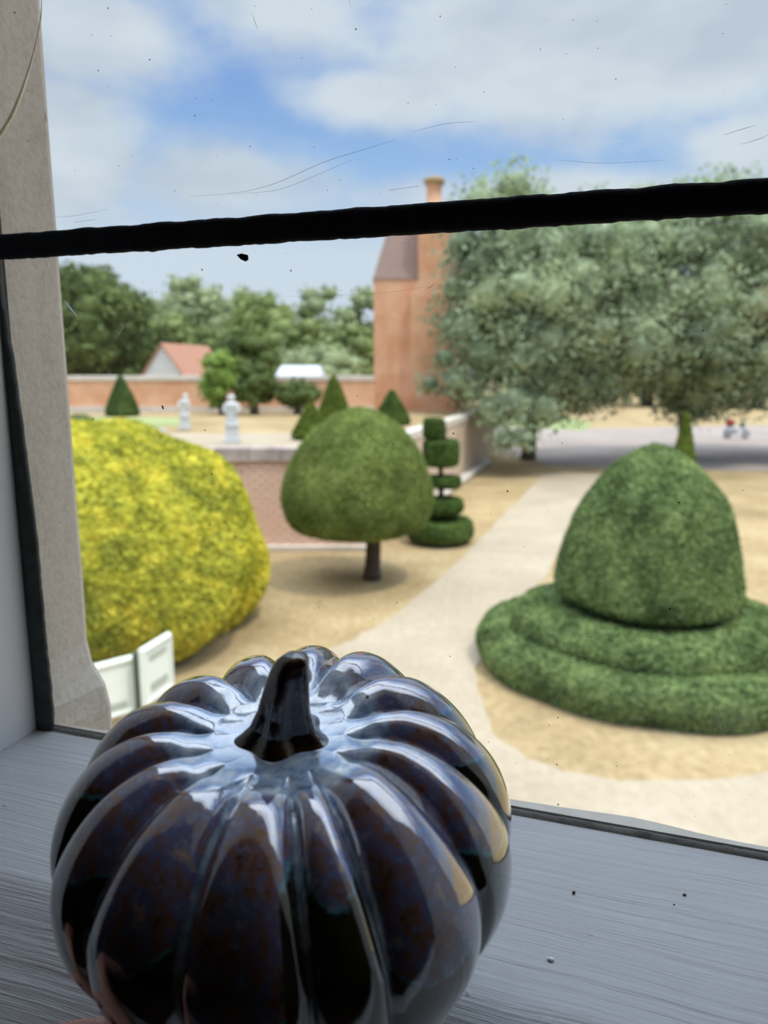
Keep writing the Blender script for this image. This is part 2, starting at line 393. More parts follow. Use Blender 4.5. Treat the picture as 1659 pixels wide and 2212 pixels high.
# ------------------------------------------------------------------ the room and its window
R0 = empty('room_origin', (0, 0, EYE), -YAW)   # temporary frame; unparented after placing
UL, UR, ZT = -.412, .50, .74          # the opening
NI, NO = .12, .476                    # inner and outer faces of the window wall
def struct(o): o['kind'] = 'structure'; return o
def place(o): o.location = (0, 0, EYE); o.rotation_euler = (0, 0, -YAW); return o
wf = MB()
wf.box(-2.4, UL, NI, NO, -4.5, 3.2).box(UR, 2.4, NI, NO, -4.5, 3.2)
wf.box(UL, UR, NI, NO, ZT, 3.2).box(UL, UR, NI+.001, NO, -4.5, -.335)
struct(place(wf.build('wall_front', M['plaster'])))
struct(place(MB().box(-2.4, -2.2, -3.6, NI, -1.2, 1.6).build('wall_left', M['room'])))
struct(place(MB().box(2.2, 2.4, -3.6, NI, -1.2, 1.6).build('wall_right', M['room'])))
struct(place(MB().box(-2.4, 2.4, -3.8, -3.6, -1.2, 1.6).build('wall_back', M['room'])))
struct(place(MB().box(-2.4, 2.4, -3.8, NI, -1.3, -1.2).build('floor', M['wood_floor'])))
struct(place(MB().box(-2.4, 2.4, -3.8, NI, 1.6, 1.7).build('ceiling', M['room'])))

win = struct(place(bpy.data.objects.new('window_1', None))); COL.objects.link(win); win.empty_display_size = .1
# inner sill: flat board then an apron sloping gently towards the room
EDGE = .278; SLOPE = math.tan(math.radians(24))
def sill_z(n):
    if n >= EDGE: return SZ
    return SZ - (EDGE-n)*SLOPE
V = []; Fc = []
nu = 90; ns = [NI-.02, NI-.02, NI-.012, NI+.0, NI+.03, .18, .21, .24, .26, .270, .275, .278, .281, .287, .30, .34, .38, .41, GN+.002]
zs = [-.335, -.300, sill_z(NI)-.006] + [sill_z(n) for n in ns[3:]]
zs = [z + (-.0007 if abs(n-.278) < .001 else 0) for z, n in zip(zs, ns)]
for i in range(nu+1):
    u = UL + (UR-UL)*i/nu
    for n, z in zip(ns, zs): V.append((u, n + (.0006*math.sin(u*37+2) if .27 < n < .285 else 0), z))
K = len(ns)
for i in range(nu):
    for j in range(K-1): a = i*K+j; Fc.append((a, a+K, a+K+1, a+1))
Fc.append([i*K for i in range(nu+1)] + [nu*K+K-1] + [0*K+K-1] if False else [0, K-1, nu*K+K-1, nu*K])
sl = mk('window_sill', V, Fc, M['sill'], win, smooth=True)
# glass panes
gp = []
for z0, z1 in ((SZ-.004, .0795), (.0825, .42)):
    g = MB().box(UL, UR, GN-.001, GN+.001, z0, z1).build('glass_pane', M['glass'], win); gp.append(g)
g3 = MB().box(UL, UR, GN-.001, GN+.001, .423, ZT).build('glass_pane', M['glass'], win)
# hand-made lead bar, uneven
def came(zc, u0, u1, name='glazing_bar', seed=0, half=.0086):
    V = []; Fc = []; n = 260; k = 16
    for i in range(n+1):
        u = u0+(u1-u0)*i/n
        a1 = mnoise.noise(Vector((u*55, seed, 0)))*.0010 + mnoise.noise(Vector((u*190, seed, 5)))*.00045
        a2 = mnoise.noise(Vector((u*50, seed+9, 0)))*.0009 + mnoise.noise(Vector((u*220, seed+3, 5)))*.0007
        zc2 = zc + (u-u0)*.0030
        for j in range(k):
            t = 2*math.pi*j/k; cx = math.copysign(abs(math.cos(t))**.7, math.cos(t)); cz = math.copysign(abs(math.sin(t))**.75, math.sin(t))
            hz = half + (a1 if cz > 0 else a2); hz += -.0006
            V.append((u, GN-.006+cx*.0045+a1*.4, zc2 + cz*hz))
    for i in range(n):
        for j in range(k): Fc.append((i*k+j, i*k+(j+1) % k, (i+1)*k+(j+1) % k, (i+1)*k+j))
    Fc.append(tuple(range(k))); Fc.append(tuple(n*k+j for j in range(k))[::-1])
    return mk(name, V, Fc, M['lead'], win, smooth=True)
came(.0795, UL, UR); came(.4215, UL, UR, seed=4)
# dark putty in the corner of the glass and the left reveal
V = []; Fc = []; n = 160
for i in range(n+1):
    z = -.262 + i/n*.345
    w_ = np.interp(z, [-.262, -.235, -.20, -.113, -.03, .0, .049, .075], [.013, .0145, .013, .0125, .008, .006, .0018, .001])
    w_ = w_ + mnoise.noise(Vector((z*70, 1, 0)))*.0010 + mnoise.noise(Vector((z*220, 4, 0)))*.0005
    w_ = max(w_, .0008)
    V += [(UL, GN-.0012, z), (UL+w_, GN-.0012, z), (UL+w_, GN-.004, z), (UL+w_*.55, GN-.006, z), (UL, GN-.0055, z)]
for i in range(n):
    for j in range(4): a = i*5+j; Fc.append((a, a+1, a+6, a+5))
mk('putty_strip', V, Fc, M['putty'], win, smooth=True)
# thin dark bead where the glass meets the sill
V = []; Fc = []; n = 300
for i in range(n+1):
    u = UL+(UR-UL)*i/n
    h_ = .0029 + mnoise.noise(Vector((u*30, 0, 3)))*.0008 + mnoise.noise(Vector((u*160, 0, 7)))*.0006
    V += [(u, GN-.0012, SZ+h_), (u, GN-.0022, SZ+h_*.85), (u, GN-.0035, SZ+h_*.3), (u, GN-.0045, SZ-.001)]
for i in range(n):
    for j in range(3): a = i*4+j; Fc.append((a, a+1, a+5, a+4))
mk('sealant_bead', V, Fc, M['bead'], win, smooth=True)
# outside: stone mullion left and right, lintel, sloping stone sill
st = MB()
def prism_u(poly, z0, z1):      # polygon in (u,n) extruded in z
    k = len(poly); Vv = [(p[0], p[1], z0) for p in poly] + [(p[0], p[1], z1) for p in poly]
    return Vv, [tuple(range(k))[::-1], tuple(range(k, 2*k))] + [(i, (i+1) % k, k+(i+1) % k, k+i) for i in range(k)]
V = []; Fc = []; n = 60
for i in range(n+1):      # left mullion with chamfered foot
    z = -.30 + i/n*(ZT+.30)
    foot = .019*max(0, min(1, (-.218-z)/.035))**1.6
    wv = mnoise.noise(Vector((z*9, 3, 1)))*.0008
    V += [(UL-.004, GN+.0012, z), (UL+.0018+foot*.4, GN+.0012, z), (UL+.0018+foot+wv, .474, z), (UL-.001+foot+wv, .480, z), (UL-.02, .482, z)]
for i in range(n):
    for j in range(4): a = i*5+j; Fc.append((a, a+5, a+6, a+1))
mk('stone_mullion', V, Fc, M['stone'], win, smooth=False)
MB().box(UR-.004, UR+.02, GN+.0012, .485, -.30, ZT).build('stone_mullion', M['stone'], win)
# outer sill lip as seen through the glass, with its worn wavy edge
lip_px = [(0, 1545), (200, 1572), (300, 1582), (500, 1610), (800, 1662), (1074, 1718), (1200, 1738), (1312, 1754), (1370, 1762), (1472, 1786), (1560, 1808), (1659, 1826), (1900, 1880), (2600, 2060)]
lipu = []; lipn = []
ZL = SZ+.003
for p in lip_px:
    q = on_sill(p[0], p[1], ZL); lipu.append(q.x); lipn.append(q.y)
V = []; Fc = []; n = 160
for i in range(n+1):
    u = UL-.02+(UR-UL+.04)*i/n; e = float(np.interp(u, lipu, lipn)); e = max(e, GN+.004) + mnoise.noise(Vector((u*60, 1, 1)))*.0006
    V += [(u, GN+.0011, ZL-.02), (u, GN+.0011, ZL), (u, e-.002, ZL), (u, e, ZL-.001), (u, e+.008, ZL-.03), (u, e+.05, ZL-.12), (u, e+.05, ZL-.20)]
for i in range(n):
    for j in range(6): a = i*7+j; Fc.append((a, a+7, a+8, a+1))
mk('outer_sill', V, Fc, M['outer_paint'], win, smooth=False)
# scratches and dirt on the panes
def stroke(pts, w_, mat, parent, dn=-.0013, closed=False, name='scratch'):
    P = [on_win(x, y, GN+dn) for x, y in pts]; P = [Vector(q) for q in spline(P, 18)] if len(P) > 2 else P
    k = len(P); rad = [w_*(.35+.65*math.sin(math.pi*(i+.5)/k)) for i in range(k)]
    V, Fc = tube(P, rad, 6); return mk(name, V, Fc, mat, parent, smooth=True)
dk = M['scratch_dark']; lt = M['scratch_light']
for pts, w_, m_ in [([(410, 425), (520, 415), (600, 394), (700, 350), (790, 322), (858, 301)], .00013, dk),
                 ([(500, 420), (600, 410), (680, 380), (760, 345)], .0001, dk), ([(840, 411), (905, 402)], .00013, dk),
                 ([(1030, 262), (960, 268), (890, 285)], .0001, dk), ([(1563, 292), (1600, 280), (1632, 271)], .00013, dk),
                 ([(1600, 312), (1640, 300), (1659, 291)], .00013, dk), ([(1200, 345), (1300, 352), (1440, 346)], .00008, dk),
                 ([(545, 30), (551, 48), (556, 62)], .00014, dk), ([(97, 245), (99, 262)], .0003, dk), ([(115, 470), (160, 466), (235, 452)], .0001, dk),
                 ([(160, 480), (205, 474)], .00013, dk), ([(755, 0), (757, 14)], .0001, dk)]:
    stroke(pts, w_, m_, gp[1])
for pts, w_, m_ in [([(139, 651), (152, 667), (167, 685)], .00055, lt), ([(262, 697), (265, 707), (258, 720), (246, 733)], .00016, lt),
                 ([(600, 640), (750, 637), (870, 628), (960, 610)], .00006, lt), ([(919, 624), (930, 620), (940, 612)], .0002, lt),
                 ([(1480, 708), (1500, 717), (1526, 717)], .00018, lt), ([(1360, 733), (1375, 729)], .0003, lt),
                 ([(1413, 538), (1412, 554)], .0002, lt), ([(1492, 490), (1493, 478)], .00022, lt), ([(1505, 520), (1580, 521), (1659, 512)], .0001, lt),
                 ([(1510, 484), (1600, 482), (1640, 479)], .0001, lt), ([(1635, 868), (1637, 886)], .0002, lt), ([(1628, 832), (1633, 822)], .0002, lt),
                 ([(350, 876), (353, 884)], .0006, M['lead'])]:
    stroke(pts, w_, m_, gp[0])
for k_ in range(13):
    x_ = 1535+k_*7.5; y_ = 1520+random.Random(k_).uniform(-12, 12)
    stroke([(x_, y_), (x_+5, y_+35), (x_+12, y_+62)], .00007, lt, gp[0])
# paint flake stuck under the bar
fl = [on_win(x, y, GN-.0016) for x, y in [(513, 551), (524, 548), (536, 551), (537, 561), (531, 565), (522, 561)]]
fb = MB(); fb.add([tuple(p) for p in fl] + [(p.x, p.y-.0012, p.z) for p in fl], [(0, 1, 2, 3, 4, 5), (11, 10, 9, 8, 7, 6)] + [(i, (i+1) % 6, 6+(i+1) % 6, 6+i) for i in range(6)])
fb.build('paint_flake', M['lead'], gp[0])
# dried fibre across the top left corner of the glass
fp = [on_win(x, y, GN+.0024) for x, y in [(90, -6), (88, 40), (76, 100), (58, 165), (30, 240), (0, 292), (-16, 316)]]
fib = MB()
fw = spline(fp, 40); fib.tube(fw, [np.interp(i, [0, 14, 25, 39], [.0003, .0005, .0012, .0013]) for i in range(40)], 8)
tag(place(fib.build('straw_fibre', M['straw'], smooth=True)), 'pale curved straw fibre stuck on the upper left corner of the window', 'straw')
bpy.data.objects.remove(R0)

# crumbs on the sill
def sill_thing(name, px, py, r, mat, label, cat, flat=.6):
    q = on_sill(px, py); V, Fq = ball((0, 0, 0), (r, r*.7, r*flat), 12, 8)
    V = V + wobble(V/r, r*.12, 3, px)[:, None]*V/r
    p = Vector((0, 0, EYE)) + TH*q.x + NH*q.y + Vector((0, 0, SZ + r*flat*.9))
    o = mk(name, V, Fq, mat, None, smooth=True, loc=p); return tag(o, label, cat)
sill_thing('crumb', 1240, 1931, .0009, M['crumb'], 'brown ragged crumb on the white sill right of the pumpkin, left of the flat seed', 'crumb', .9)
sill_thing('seed', 1478, 1934, .0011, M['crumb'], 'small flat brown seed lying on the sill at the right', 'seed', .4)
sill_thing('grit_speck', 1456, 1955, .0004, M['lead'], 'tiny black grit speck just below left of the brown seed', 'speck', .8)
sill_thing('paint_pimple', 1189, 2075, .0017, M['white_dot'], 'raised white paint pimple on the sill right of the pumpkin base', 'paint bump', .45)

# ------------------------------------------------------------------ ceramic pumpkin
m, T, P = new_mat('pumpkin_glaze'); M['glaze'] = m; co = T.coord()
at = lambda nm: T.new('ShaderNodeAttribute', attribute_name=nm).outputs['Fac']
gro, dim, mot = at('groove'), at('dimple'), at('mottle')
n1 = T.noise(co, 60, 5, .65); n2 = T.noise(co, 260, 4, .7); n3 = T.noise(T.scale(co, (1, 1, .35)), 120, 4, .6)
olive = T.ramp(T.noise(co, 28, 4), [(.35, (.010, .008, .004)), (.55, (.024, .020, .007)), (.75, (.060, .045, .012))])
nb = T.noise(T.scale(co, (1, 1, .6)), 105, 6, .7)
brown = T.ramp(nb, [(.32, (.05, .03, .025)), (.44, (.20, .10, .07)), (.56, (.11, .13, .26)), (.68, (.46, .31, .20))])
brown = T.mix(T.math('MULTIPLY', T.step(n2, .50, .72), .65), brown, (.15, .22, .42))
pale = T.ramp(n3, [(.30, (.10, .15, .24)), (.48, (.34, .45, .60)), (.68, (.72, .80, .84))])
mm = T.step(T.math('ADD', mot, T.math('MULTIPLY', T.math('SUBTRACT', n1, .5), .55)),   .38, .55)
c = T.mix(mm, olive, brown)
rim = T.math('MULTIPLY', T.math('MULTIPLY', mm, T.math('SUBTRACT', 1, mm)), 3.2, clamp=True)
c = T.mix(T.math('MULTIPLY', rim, T.step(n2, .35, .6)), c, (.12, .34, .42))
gg = T.step(T.math('ADD', gro, T.math('MULTIPLY', T.math('SUBTRACT', n3, .5), .65)), .42, .66)
c = T.mix(T.math('MULTIPLY', gg, .85), c, pale)
dd = T.step(T.math('ADD', dim, T.math('MULTIPLY', T.math('SUBTRACT', n1, .5), .7)), .42, .72)
c = T.mix(T.math('MULTIPLY', dd, .92), c, pale)
vd = T.new('ShaderNodeTexVoronoi'); T.put(vd.inputs['Vector'], co); vd.inputs['Scale'].default_value = 55
pit = T.math('LESS_THAN', vd.outputs['Distance'], .045)
c = T.mix(pit, c, (.004, .004, .004))
T.put(P.inputs['Base Color'], c); P.inputs['Roughness'].default_value = .07; P.inputs['IOR'].default_value = 1.9
P.inputs['Coat Weight'].default_value = 1.0; P.inputs['Coat Roughness'].default_value = .03; P.inputs['Coat IOR'].default_value = 1.95
hb = T.math('ADD', T.math('MULTIPLY', n1, .6), T.math('MULTIPLY', pit, -.6)); T.put(P.inputs['Normal'], T.bump(hb, .0009, .6))
m, T, P = new_mat('stem_glaze'); M['stemglaze'] = m; co = T.coord()
n1 = T.noise(T.scale(co, (1, 1, .25)), 150, 5, .6)
T.put(P.inputs['Base Color'], T.ramp(n1, [(.35, (.006, .0045, .003)), (.55, (.030, .014, .007)), (.7, (.11, .045, .015))]))
P.inputs['Roughness'].default_value = .1; P.inputs['IOR'].default_value = 2.0
T.put(P.inputs['Normal'], T.bump(n1, .0012, .6))

PN = .262; TILT = math.radians(8)
pu = px_x(603, 0.27, EYE-.19)     # rough X of the axis
base_w = Vector((0, 0, EYE)) + Vector((0, 0, 0))
# centre line chosen on the apron: (u, n) of the base
PU = -.1235
pump = empty('ceramic_pumpkin', Vector((0, 0, EYE)) + TH*PU + NH*PN + Vector((0, 0, SZ-(EDGE-PN)*math.tan(math.radians(8)))))
pump.rotation_euler = (Matrix.Rotation(-YAW, 4, 'Z') @ Matrix.Rotation(TILT, 4, 'X')).to_euler()
tag(pump, 'glossy dark brown and blue glazed ceramic pumpkin on the window sill', 'pumpkin')
PS = .972
prof = spline([(.0005, .006, 0), (.025, .004, 0), (.037, .0005, 0), (.047, .008, 0), (.0625, .027, 0), (.078, .049, 0), (.0895, .072, 0), (.0925, .089, 0), (.0895, .106, 0), (.0805, .1215, 0),
               (.068, .1330, 0), (.053, .1385, 0), (.042, .1380, 0), (.033, .1350, 0), (.022, .1330, 0), (.010, .1325, 0), (.0005, .1325, 0)], 230)
prof = np.array(prof); nseg = 900
# rib boundaries, degrees from the side facing the camera, + to the right
gr = np.array(sorted([-50, -23, 5, 20, 49, 74, 100, 128, 155, 180, 206, 233, 260, 286])) % 360
gr = np.sort(gr); ext = np.array([.45, 1.02, .8, .55, .5, .4, .6, .4, .5, .6, .5, .7, .85, 1.0, .45, .5])
view_az = math.atan2(-(Vector((0, 0, 0)) - (TH*PU + NH*PN)).dot(NH), 1) # unused orientation helper
dcam = -(TH*PU + NH*PN); acam = math.atan2(dcam.dot(NH), dcam.dot(TH))   # direction to the camera, local
phi = np.linspace(0, 360, nseg, endpoint=False)
idx = np.searchsorted(gr, phi, side='right')-1
lo = gr[idx]; hi = np.where(idx+1 < len(gr), gr[(idx+1) % len(gr)], gr[0]+360); lo = np.where(idx < 0, gr[-1]-360, lo); hi = np.where(idx < 0, gr[0], hi)
s = (phi-lo)/(hi-lo); wdt = (hi-lo)/26.0
edge = np.abs(2*s-1)
g = edge**2.6; gsharp = np.clip((edge-(1-.20/wdt))/(.20/wdt), 0, 1)
k = len(prof); L = np.linspace(0, 1, k)
r = prof[:, 0]; z = prof[:, 1]
topw = np.clip((z-.10)/.035, 0, 1)*np.clip((r-.027)/.020, 0, 1); side = np.clip(r/.05, 0, 1)
inner = (L > L[np.argmax(z)])
dep = .05*side + .03*topw
gw = g*np.minimum(1, wdt)**.5; lobeh = np.minimum(1.15, wdt)
rr = r[:, None]*(1 - dep[:, None]*(gw + .25*gsharp)[None])
zz = z[:, None] - (topw[:, None]*.0085)*(gw+.15*gsharp)[None] + (topw*np.clip((r-.03)/.02, 0, 1))[:, None]*.003*(lobeh-1)[None]
# individual unevenness
aphi = np.radians(phi)
wb = .0012*np.sin(aphi*2+1)+.0010*np.sin(aphi*3+.4)+.0006*np.sin(aphi*5)
rr += side[:, None]*wb[None]; zz += (topw[:, None])*(.0014*np.sin(aphi*2+2.2)+.001*np.sin(aphi*3))[None]
ang = acam + aphi    # + goes counter-clockwise seen from above; towards the right of the photograph
tw = .10*np.clip((z-.11)/.03, 0, 1)[:, None]*np.sin(aphi*1.0+.7)[None]*(1-np.clip(r/.07, 0, 1))[:, None]
A = ang[None]+tw
V = np.stack([rr*np.cos(A), rr*np.sin(A), np.maximum(zz, 0)], -1).reshape(-1, 3)*PS
i = np.arange(k-1)[:, None]; j = np.arange(nseg)[None]; a = i*nseg+j; b = i*nseg+(j+1) % nseg
Fq = np.stack([a, b, b+nseg, a+nseg], -1).reshape(-1, 4)
body = mk('body', V, Fq, M['glaze'], pump, smooth=True)
def setattr_(nm, arr):
    at_ = body.data.attributes.new(nm, 'FLOAT', 'POINT'); at_.data.foreach_set('value', arr.astype(np.float32).ravel())
topness = np.clip((z-.118)/.02, 0, 1)
gline = np.clip((edge-(1-.17/wdt))/(.17/wdt), 0, 1)
dim_ = np.where(inner, 1-np.clip((r-.034)/.022, 0, 1), 0); dim_ = np.where(inner, np.maximum(dim_, .05), np.clip((z-.136)/.01, 0, 1)*.15)
groove = gline[None]*np.where(L < .04, 0, 1)[:, None]*(.80+.35*topness)[:, None]
dimple = dim_[:, None] + groove*.9*topness[:, None] + 0*edge[None]
e_ = ext[np.clip(idx, 0, len(ext)-1)]
zmin = .1315 - .040*e_*e_ + .012*np.abs(2*s-1)**2
mott = np.clip((z[:, None]-zmin[None])/.02+.45, 0, 1)
setattr_('groove', groove); setattr_('dimple', np.clip(dimple, 0, 1)); setattr_('mottle', mott)
# stem: flared ribbed foot, leaning, blunt tip
STX, STY = math.cos(acam+math.pi/2)*.001, math.sin(acam+math.pi/2)*.001
sv = []; sf = []; n_ = 60; kk = 64
lean = acam + math.radians(62)
for q in range(n_+1):
    t = q/n_; h_ = .128 + t*.037
    rad = np.interp(t, [0, .06, .16, .35, .6, .8, .92, .975, 1], [.018, .0150, .0118, .0096, .0084, .0073, .0062, .0044, .0004])
    off = .0095*t*t + .001*math.sin(t*4)
    for c_ in range(kk):
        a_ = 2*math.pi*c_/kk; rb = 1 + (.13*math.cos(5*a_+t*1.2+.5)+.05*math.cos(3*a_))*(1-t*.75)
        x_ = rad*rb*math.cos(a_); y_ = rad*rb*math.sin(a_)*.92
        sv.append((x_+math.cos(lean)*off+STX, y_+math.sin(lean)*off+STY, h_))
for q in range(n_):
    for c_ in range(kk): sf.append((q*kk+c_, q*kk+(c_+1) % kk, (q+1)*kk+(c_+1) % kk, (q+1)*kk+c_))
sf.append(tuple(n_*kk+c_ for c_ in range(kk)))
stem = mk('stem', sv, sf, M['stemglaze'], pump, smooth=True); stem['label'] = 'brown-black glazed stem'

# ------------------------------------------------------------------ hand steadying the pumpkin (mostly below the photograph)
def hand():
    root_uvz = lambda u, n, z: Vector((0, 0, EYE)) + TH*u + NH*n + Vector((0, 0, z))
    pts = []; eds = []; rad = []
    def v(p, r_): pts.append(p); rad.append(r_); return len(pts)-1
    def ap(px, py, lift):
        z = SZ
        for _ in range(12): q = on_sill(px, py, z); z = sill_z(q.y) + lift
        return (q.x, q.y, z)
    palm = v(root_uvz(*ap(-90, 2700, .030)), .019)
    wrist = v(root_uvz(-.300, .100, -.262), .021); eds.append((palm, wrist))
    fa = v(root_uvz(-.345, .01, -.30), .028); eds.append((wrist, fa))
    fb_ = v(root_uvz(-.40, -.10, -.36), .034); eds.append((fa, fb_))
    def finger(P, R, lifts):
        a = palm
        for (x_, y_), r_, lf in zip(P, R, lifts):
            b = v(root_uvz(*ap(x_, y_, lf)), r_); eds.append((a, b)); a = b
    finger([(-120, 2440), (-10, 2315), (85, 2262), (170, 2238), (238, 2226)], [.011, .0078, .0072, .0067, .0056], [.026, .019, .012, .009, .008])
    finger([(-50, 2500), (70, 2390), (170, 2335), (260, 2305), (330, 2292)], [.012, .0086, .008, .0075, .0062], [.028, .021, .013, .0095, .0085])
    finger([(10, 2590), (140, 2480), (250, 2425), (345, 2395), (410, 2385)], [.012, .0088, .0082, .0077, .0064], [.029, .022, .014, .0098, .0088])
    finger([(60, 2690), (200, 2590), (310, 2530), (400, 2495), (465, 2480)], [.012, .0086, .008, .0075, .0062], [.029, .021, .014, .0098, .0088])
    finger([(80, 2850), (250, 2790), (390, 2720), (490, 2670)], [.014, .0105, .0098, .0080], [.027, .022, .017, .014])
    me = bpy.data.meshes.new('hand'); me.from_pydata([tuple(p) for p in pts], eds, []); me.update()
    o = bpy.data.objects.new('hand', me); COL.objects.link(o); me.materials.append(M['skin'])
    sk = o.modifiers.new('skin', 'SKIN'); sk.use_smooth_shade = True
    for i_, r_ in enumerate(rad): me.skin_vertices[0].data[i_].radius = (r_, r_)
    me.skin_vertices[0].data[0].use_root = True
    ss = o.modifiers.new('sub', 'SUBSURF'); ss.levels = 2; ss.render_levels = 2
    bpy.context.view_layer.update()
    dg = bpy.context.evaluated_depsgraph_get(); me2 = bpy.data.meshes.new_from_object(o.evaluated_get(dg))
    o.modifiers.clear(); o.data = me2; me2.shade_smooth()
    tag(o, 'hand with a shadowed fingertip touching the foot of the pumpkin at lower left', 'hand')
hand()

# ------------------------------------------------------------------ garden ground
def sheet(name, pts, z, mat, parent=None, kind='structure', dz=0):
    o = MB().add([(p[0], p[1], z) for p in pts] + [(p[0], p[1], z-.03) for p in pts],
                 [tuple(range(len(pts)))] + [tuple(range(len(pts), 2*len(pts)))[::-1]] +
                 [(i, i+len(pts), (i+1) % len(pts)+len(pts), (i+1) % len(pts)) for i in range(len(pts))]).build(name, mat, parent)
    if kind: o['kind'] = kind
    return o
sheet('lawn', [(-200, -5), (200, -5), (200, 400), (-200, 400)], 0, M['lawn'])
def zpts(L, z=0): return [at_z(x, y, z) for x, y in L]
def smooth_poly(L, n=60):
    P = [np.array((p.x, p.y, 0)) for p in L]; P = P+[P[0]]
    return spline(P, n)[:-1]
path_l = [(1175, 1022), (1130, 1070), (1060, 1140), (990, 1215), (900, 1290), (820, 1350), (720, 1400), (620, 1450), (560, 1500), (520, 1600), (480, 1800)]
path_r = [(1300, 1022), (1255, 1090), (1215, 1180), (1160, 1270), (1085, 1330), (1040, 1400), (1030, 1480), (1060, 1570), (1150, 1640), (1300, 1680), (1500, 1690), (1800, 1660), (2100, 1700), (2100, 2100)]
L_ = [at_z(x, y, 0) for x, y in path_l]; R_ = [at_z(x, y, 0) for x, y in path_r]
sl_ = [tuple(p) for p in spline([tuple(p) for p in L_], 40)]; sr_ = [tuple(p) for p in spline([tuple(p) for p in R_], 50)]
rj = random.Random(2)
jit = lambda p: (p[0]+rj.uniform(-.05, .05), p[1]+rj.uniform(-.05, .05))
poly = [jit(p) for p in sl_] + [(-2, 3.0), (12, 3.0)] + [jit(p) for p in sr_[::-1]]
sheet('gravel_path', poly, .012, M['gravel'])
sheet('gravel_road', [(6.2, 43), (8, 36.5), (16, 34.5), (45, 33), (60, 60), (40, 66), (15, 60), (9, 66)], .014, M['road'])
sheet('green_verge', [(9.5, 62), (15, 58), (18, 66), (18, 90), (5, 90)], .03, M['green_lawn'])

# retaining wall and terrace (its top is 2.6 m up)
TZ = 2.6
rw = empty('retaining_wall', (-.55, 19, 0)); tag(rw, 'long pinkish brick retaining wall with grey coping behind the yellow bush', 'wall', kind='structure')
MB().box(-30, 0, 0, .5, 0, TZ-.28).build('brick_face', M['brick_pink'], rw)
cop = MB(); rr_ = random.Random(5)
x = -30
while x < 0:
    wdt_ = rr_.uniform(.5, .9); x1 = min(0, x+wdt_); cop.box(x, x1-.015, -.06-rr_.random()*.03, .5, TZ-.34, TZ+rr_.uniform(-.01, .02)); x = x1
cop.build('coping', M['coping'], rw, bevel=.02)
MB().box(-30, .15, -.22, 0, 0, .14).build('footing', M['pale_cap'], rw, bevel=.02)
# side wall running back from the corner
p0 = Vector((-.55, 19, 0)); p1 = Vector((6.0, 41.5, 0)); dl = (p1-p0).length; ang_ = math.atan2((p1-p0).y, (p1-p0).x)
sw = empty('side_garden_wall', p0, ang_); tag(sw, 'pale garden wall running back from the clipped trees towards the big oak', 'wall', kind='structure')
MB().box(0, dl, 0, .45, 0, TZ-.25).build('wall_face', M['pale_wall'], sw)
MB().box(-.02, dl, -.05, .45, TZ-.25, TZ+.03).build('coping', M['pale_cap'], sw, bevel=.03)
MB().box(7, dl-4, -.45, 0, 0, .22).build('kerb', M['pale_cap'], sw, bevel=.1)
sheet('terrace', [(-30.5, 19.45), (-.9, 19.45), (5.3, 41.0), (5.3, 60), (-80, 60), (-80, 19.45)], TZ-.02, M['lawn'])
sheet('terrace_walk', [(-30.5, 19.5), (-.95, 19.5), (.3, 23.6), (-30, 23.6)], TZ-.004, M['gravel'])
sheet('green_lawn', [(-30, 25.5), (-8.2, 25.8), (-7.0, 28), (-8.0, 31.5), (-30, 33)], TZ-.002, M['green_lawn'])
sheet('far_meadow', [(-200, 60), (0, 60), (0, 400), (-200, 400)], 1.5, M['green_lawn'])
fw_ = empty('far_garden_wall', (-.45, 36, TZ)); tag(fw_, 'low orange brick garden wall across the back of the terrace', 'wall', kind='structure')
MB().box(-34, 0, 0, .35, -.05, 1.42).build('brick_face', M['brick_red'], fw_)
MB().box(-34, 0, -.06, .4, 1.42, 1.66).build('coping', M['pale_cap'], fw_, bevel=.03)
MB().box(-34, 0, -.12, 0, -.05, .25).build('footing', M['pale_cap'], fw_)

# ------------------------------------------------------------------ brick tower house with chimney
TY = 37.2
tw_ = empty('brick_gable_house', (at_y(808, 800, TY).x, TY, TZ-.05)); tag(tw_, 'tall orange brick gable house end with a thin chimney, behind the dome tree', 'house')
ox = tw_.location.x
X = lambda px, y=700: at_y(px, y, TY).x - ox
Z = lambda py: at_y(830, py, TY).z - (TZ-.05)
xr = X(1010); zs_ = Z(603)
MB().box(0, xr, 0, 4.2, 0, zs_).build('brick_wall', M['brick_tower'], tw_)
zt_ = Z(440); xa, xb = X(850, 440), X(1000, 440)
rf = MB().add([(-.05, -.05, zs_), (xr, -.05, zs_), (xr, 4.2, zs_), (-.05, 4.2, zs_), (xa, 1.6, zt_), (xb, 1.6, zt_)],
              [(0, 1, 5, 4), (1, 2, 5), (2, 3, 4, 5), (3, 0, 4), (3, 2, 1, 0)]).build('roof', M['tile'], tw_)
ch = MB(); ch.box(X(885), X(985), -.35, .3, 0, Z(640))
ch.add([(X(885), -.35, Z(640)), (X(985), -.35, Z(640)), (X(985), .3, Z(640)), (X(885), .3, Z(640)), (X(904, 610), -.3, Z(605)), (X(966, 610), -.3, Z(605)), (X(966, 610), .3, Z(605)), (X(904, 610), .3, Z(605))],
       [(0, 1, 5, 4), (1, 2, 6, 5), (2, 3, 7, 6), (3, 0, 4, 7), (4, 5, 6, 7)])
ch.box(X(904, 610), X(966, 610), -.3, .75, Z(606), Z(452))
chm = ch.build('chimney_breast', M['brick_tower'], tw_)
cx_ = (X(922, 410)+X(955, 410))/2; cr = (X(955, 410)-X(922, 410))/2
shp = [(cr*1.25, Z(455)), (cr*1.25, Z(446)), (cr, Z(442)), (cr*.97, Z(404)), (cr*1.12, Z(400)), (cr*1.38, Z(392)), (cr*1.42, Z(386)), (cr*1.1, Z(383)), (.02, Z(383))]
V, Fq = lathe_np(shp, 8, center=(cx_, .2, 0)); st_ = mk('chimney_shaft', V, Fq, M['brick_tower'], chm)
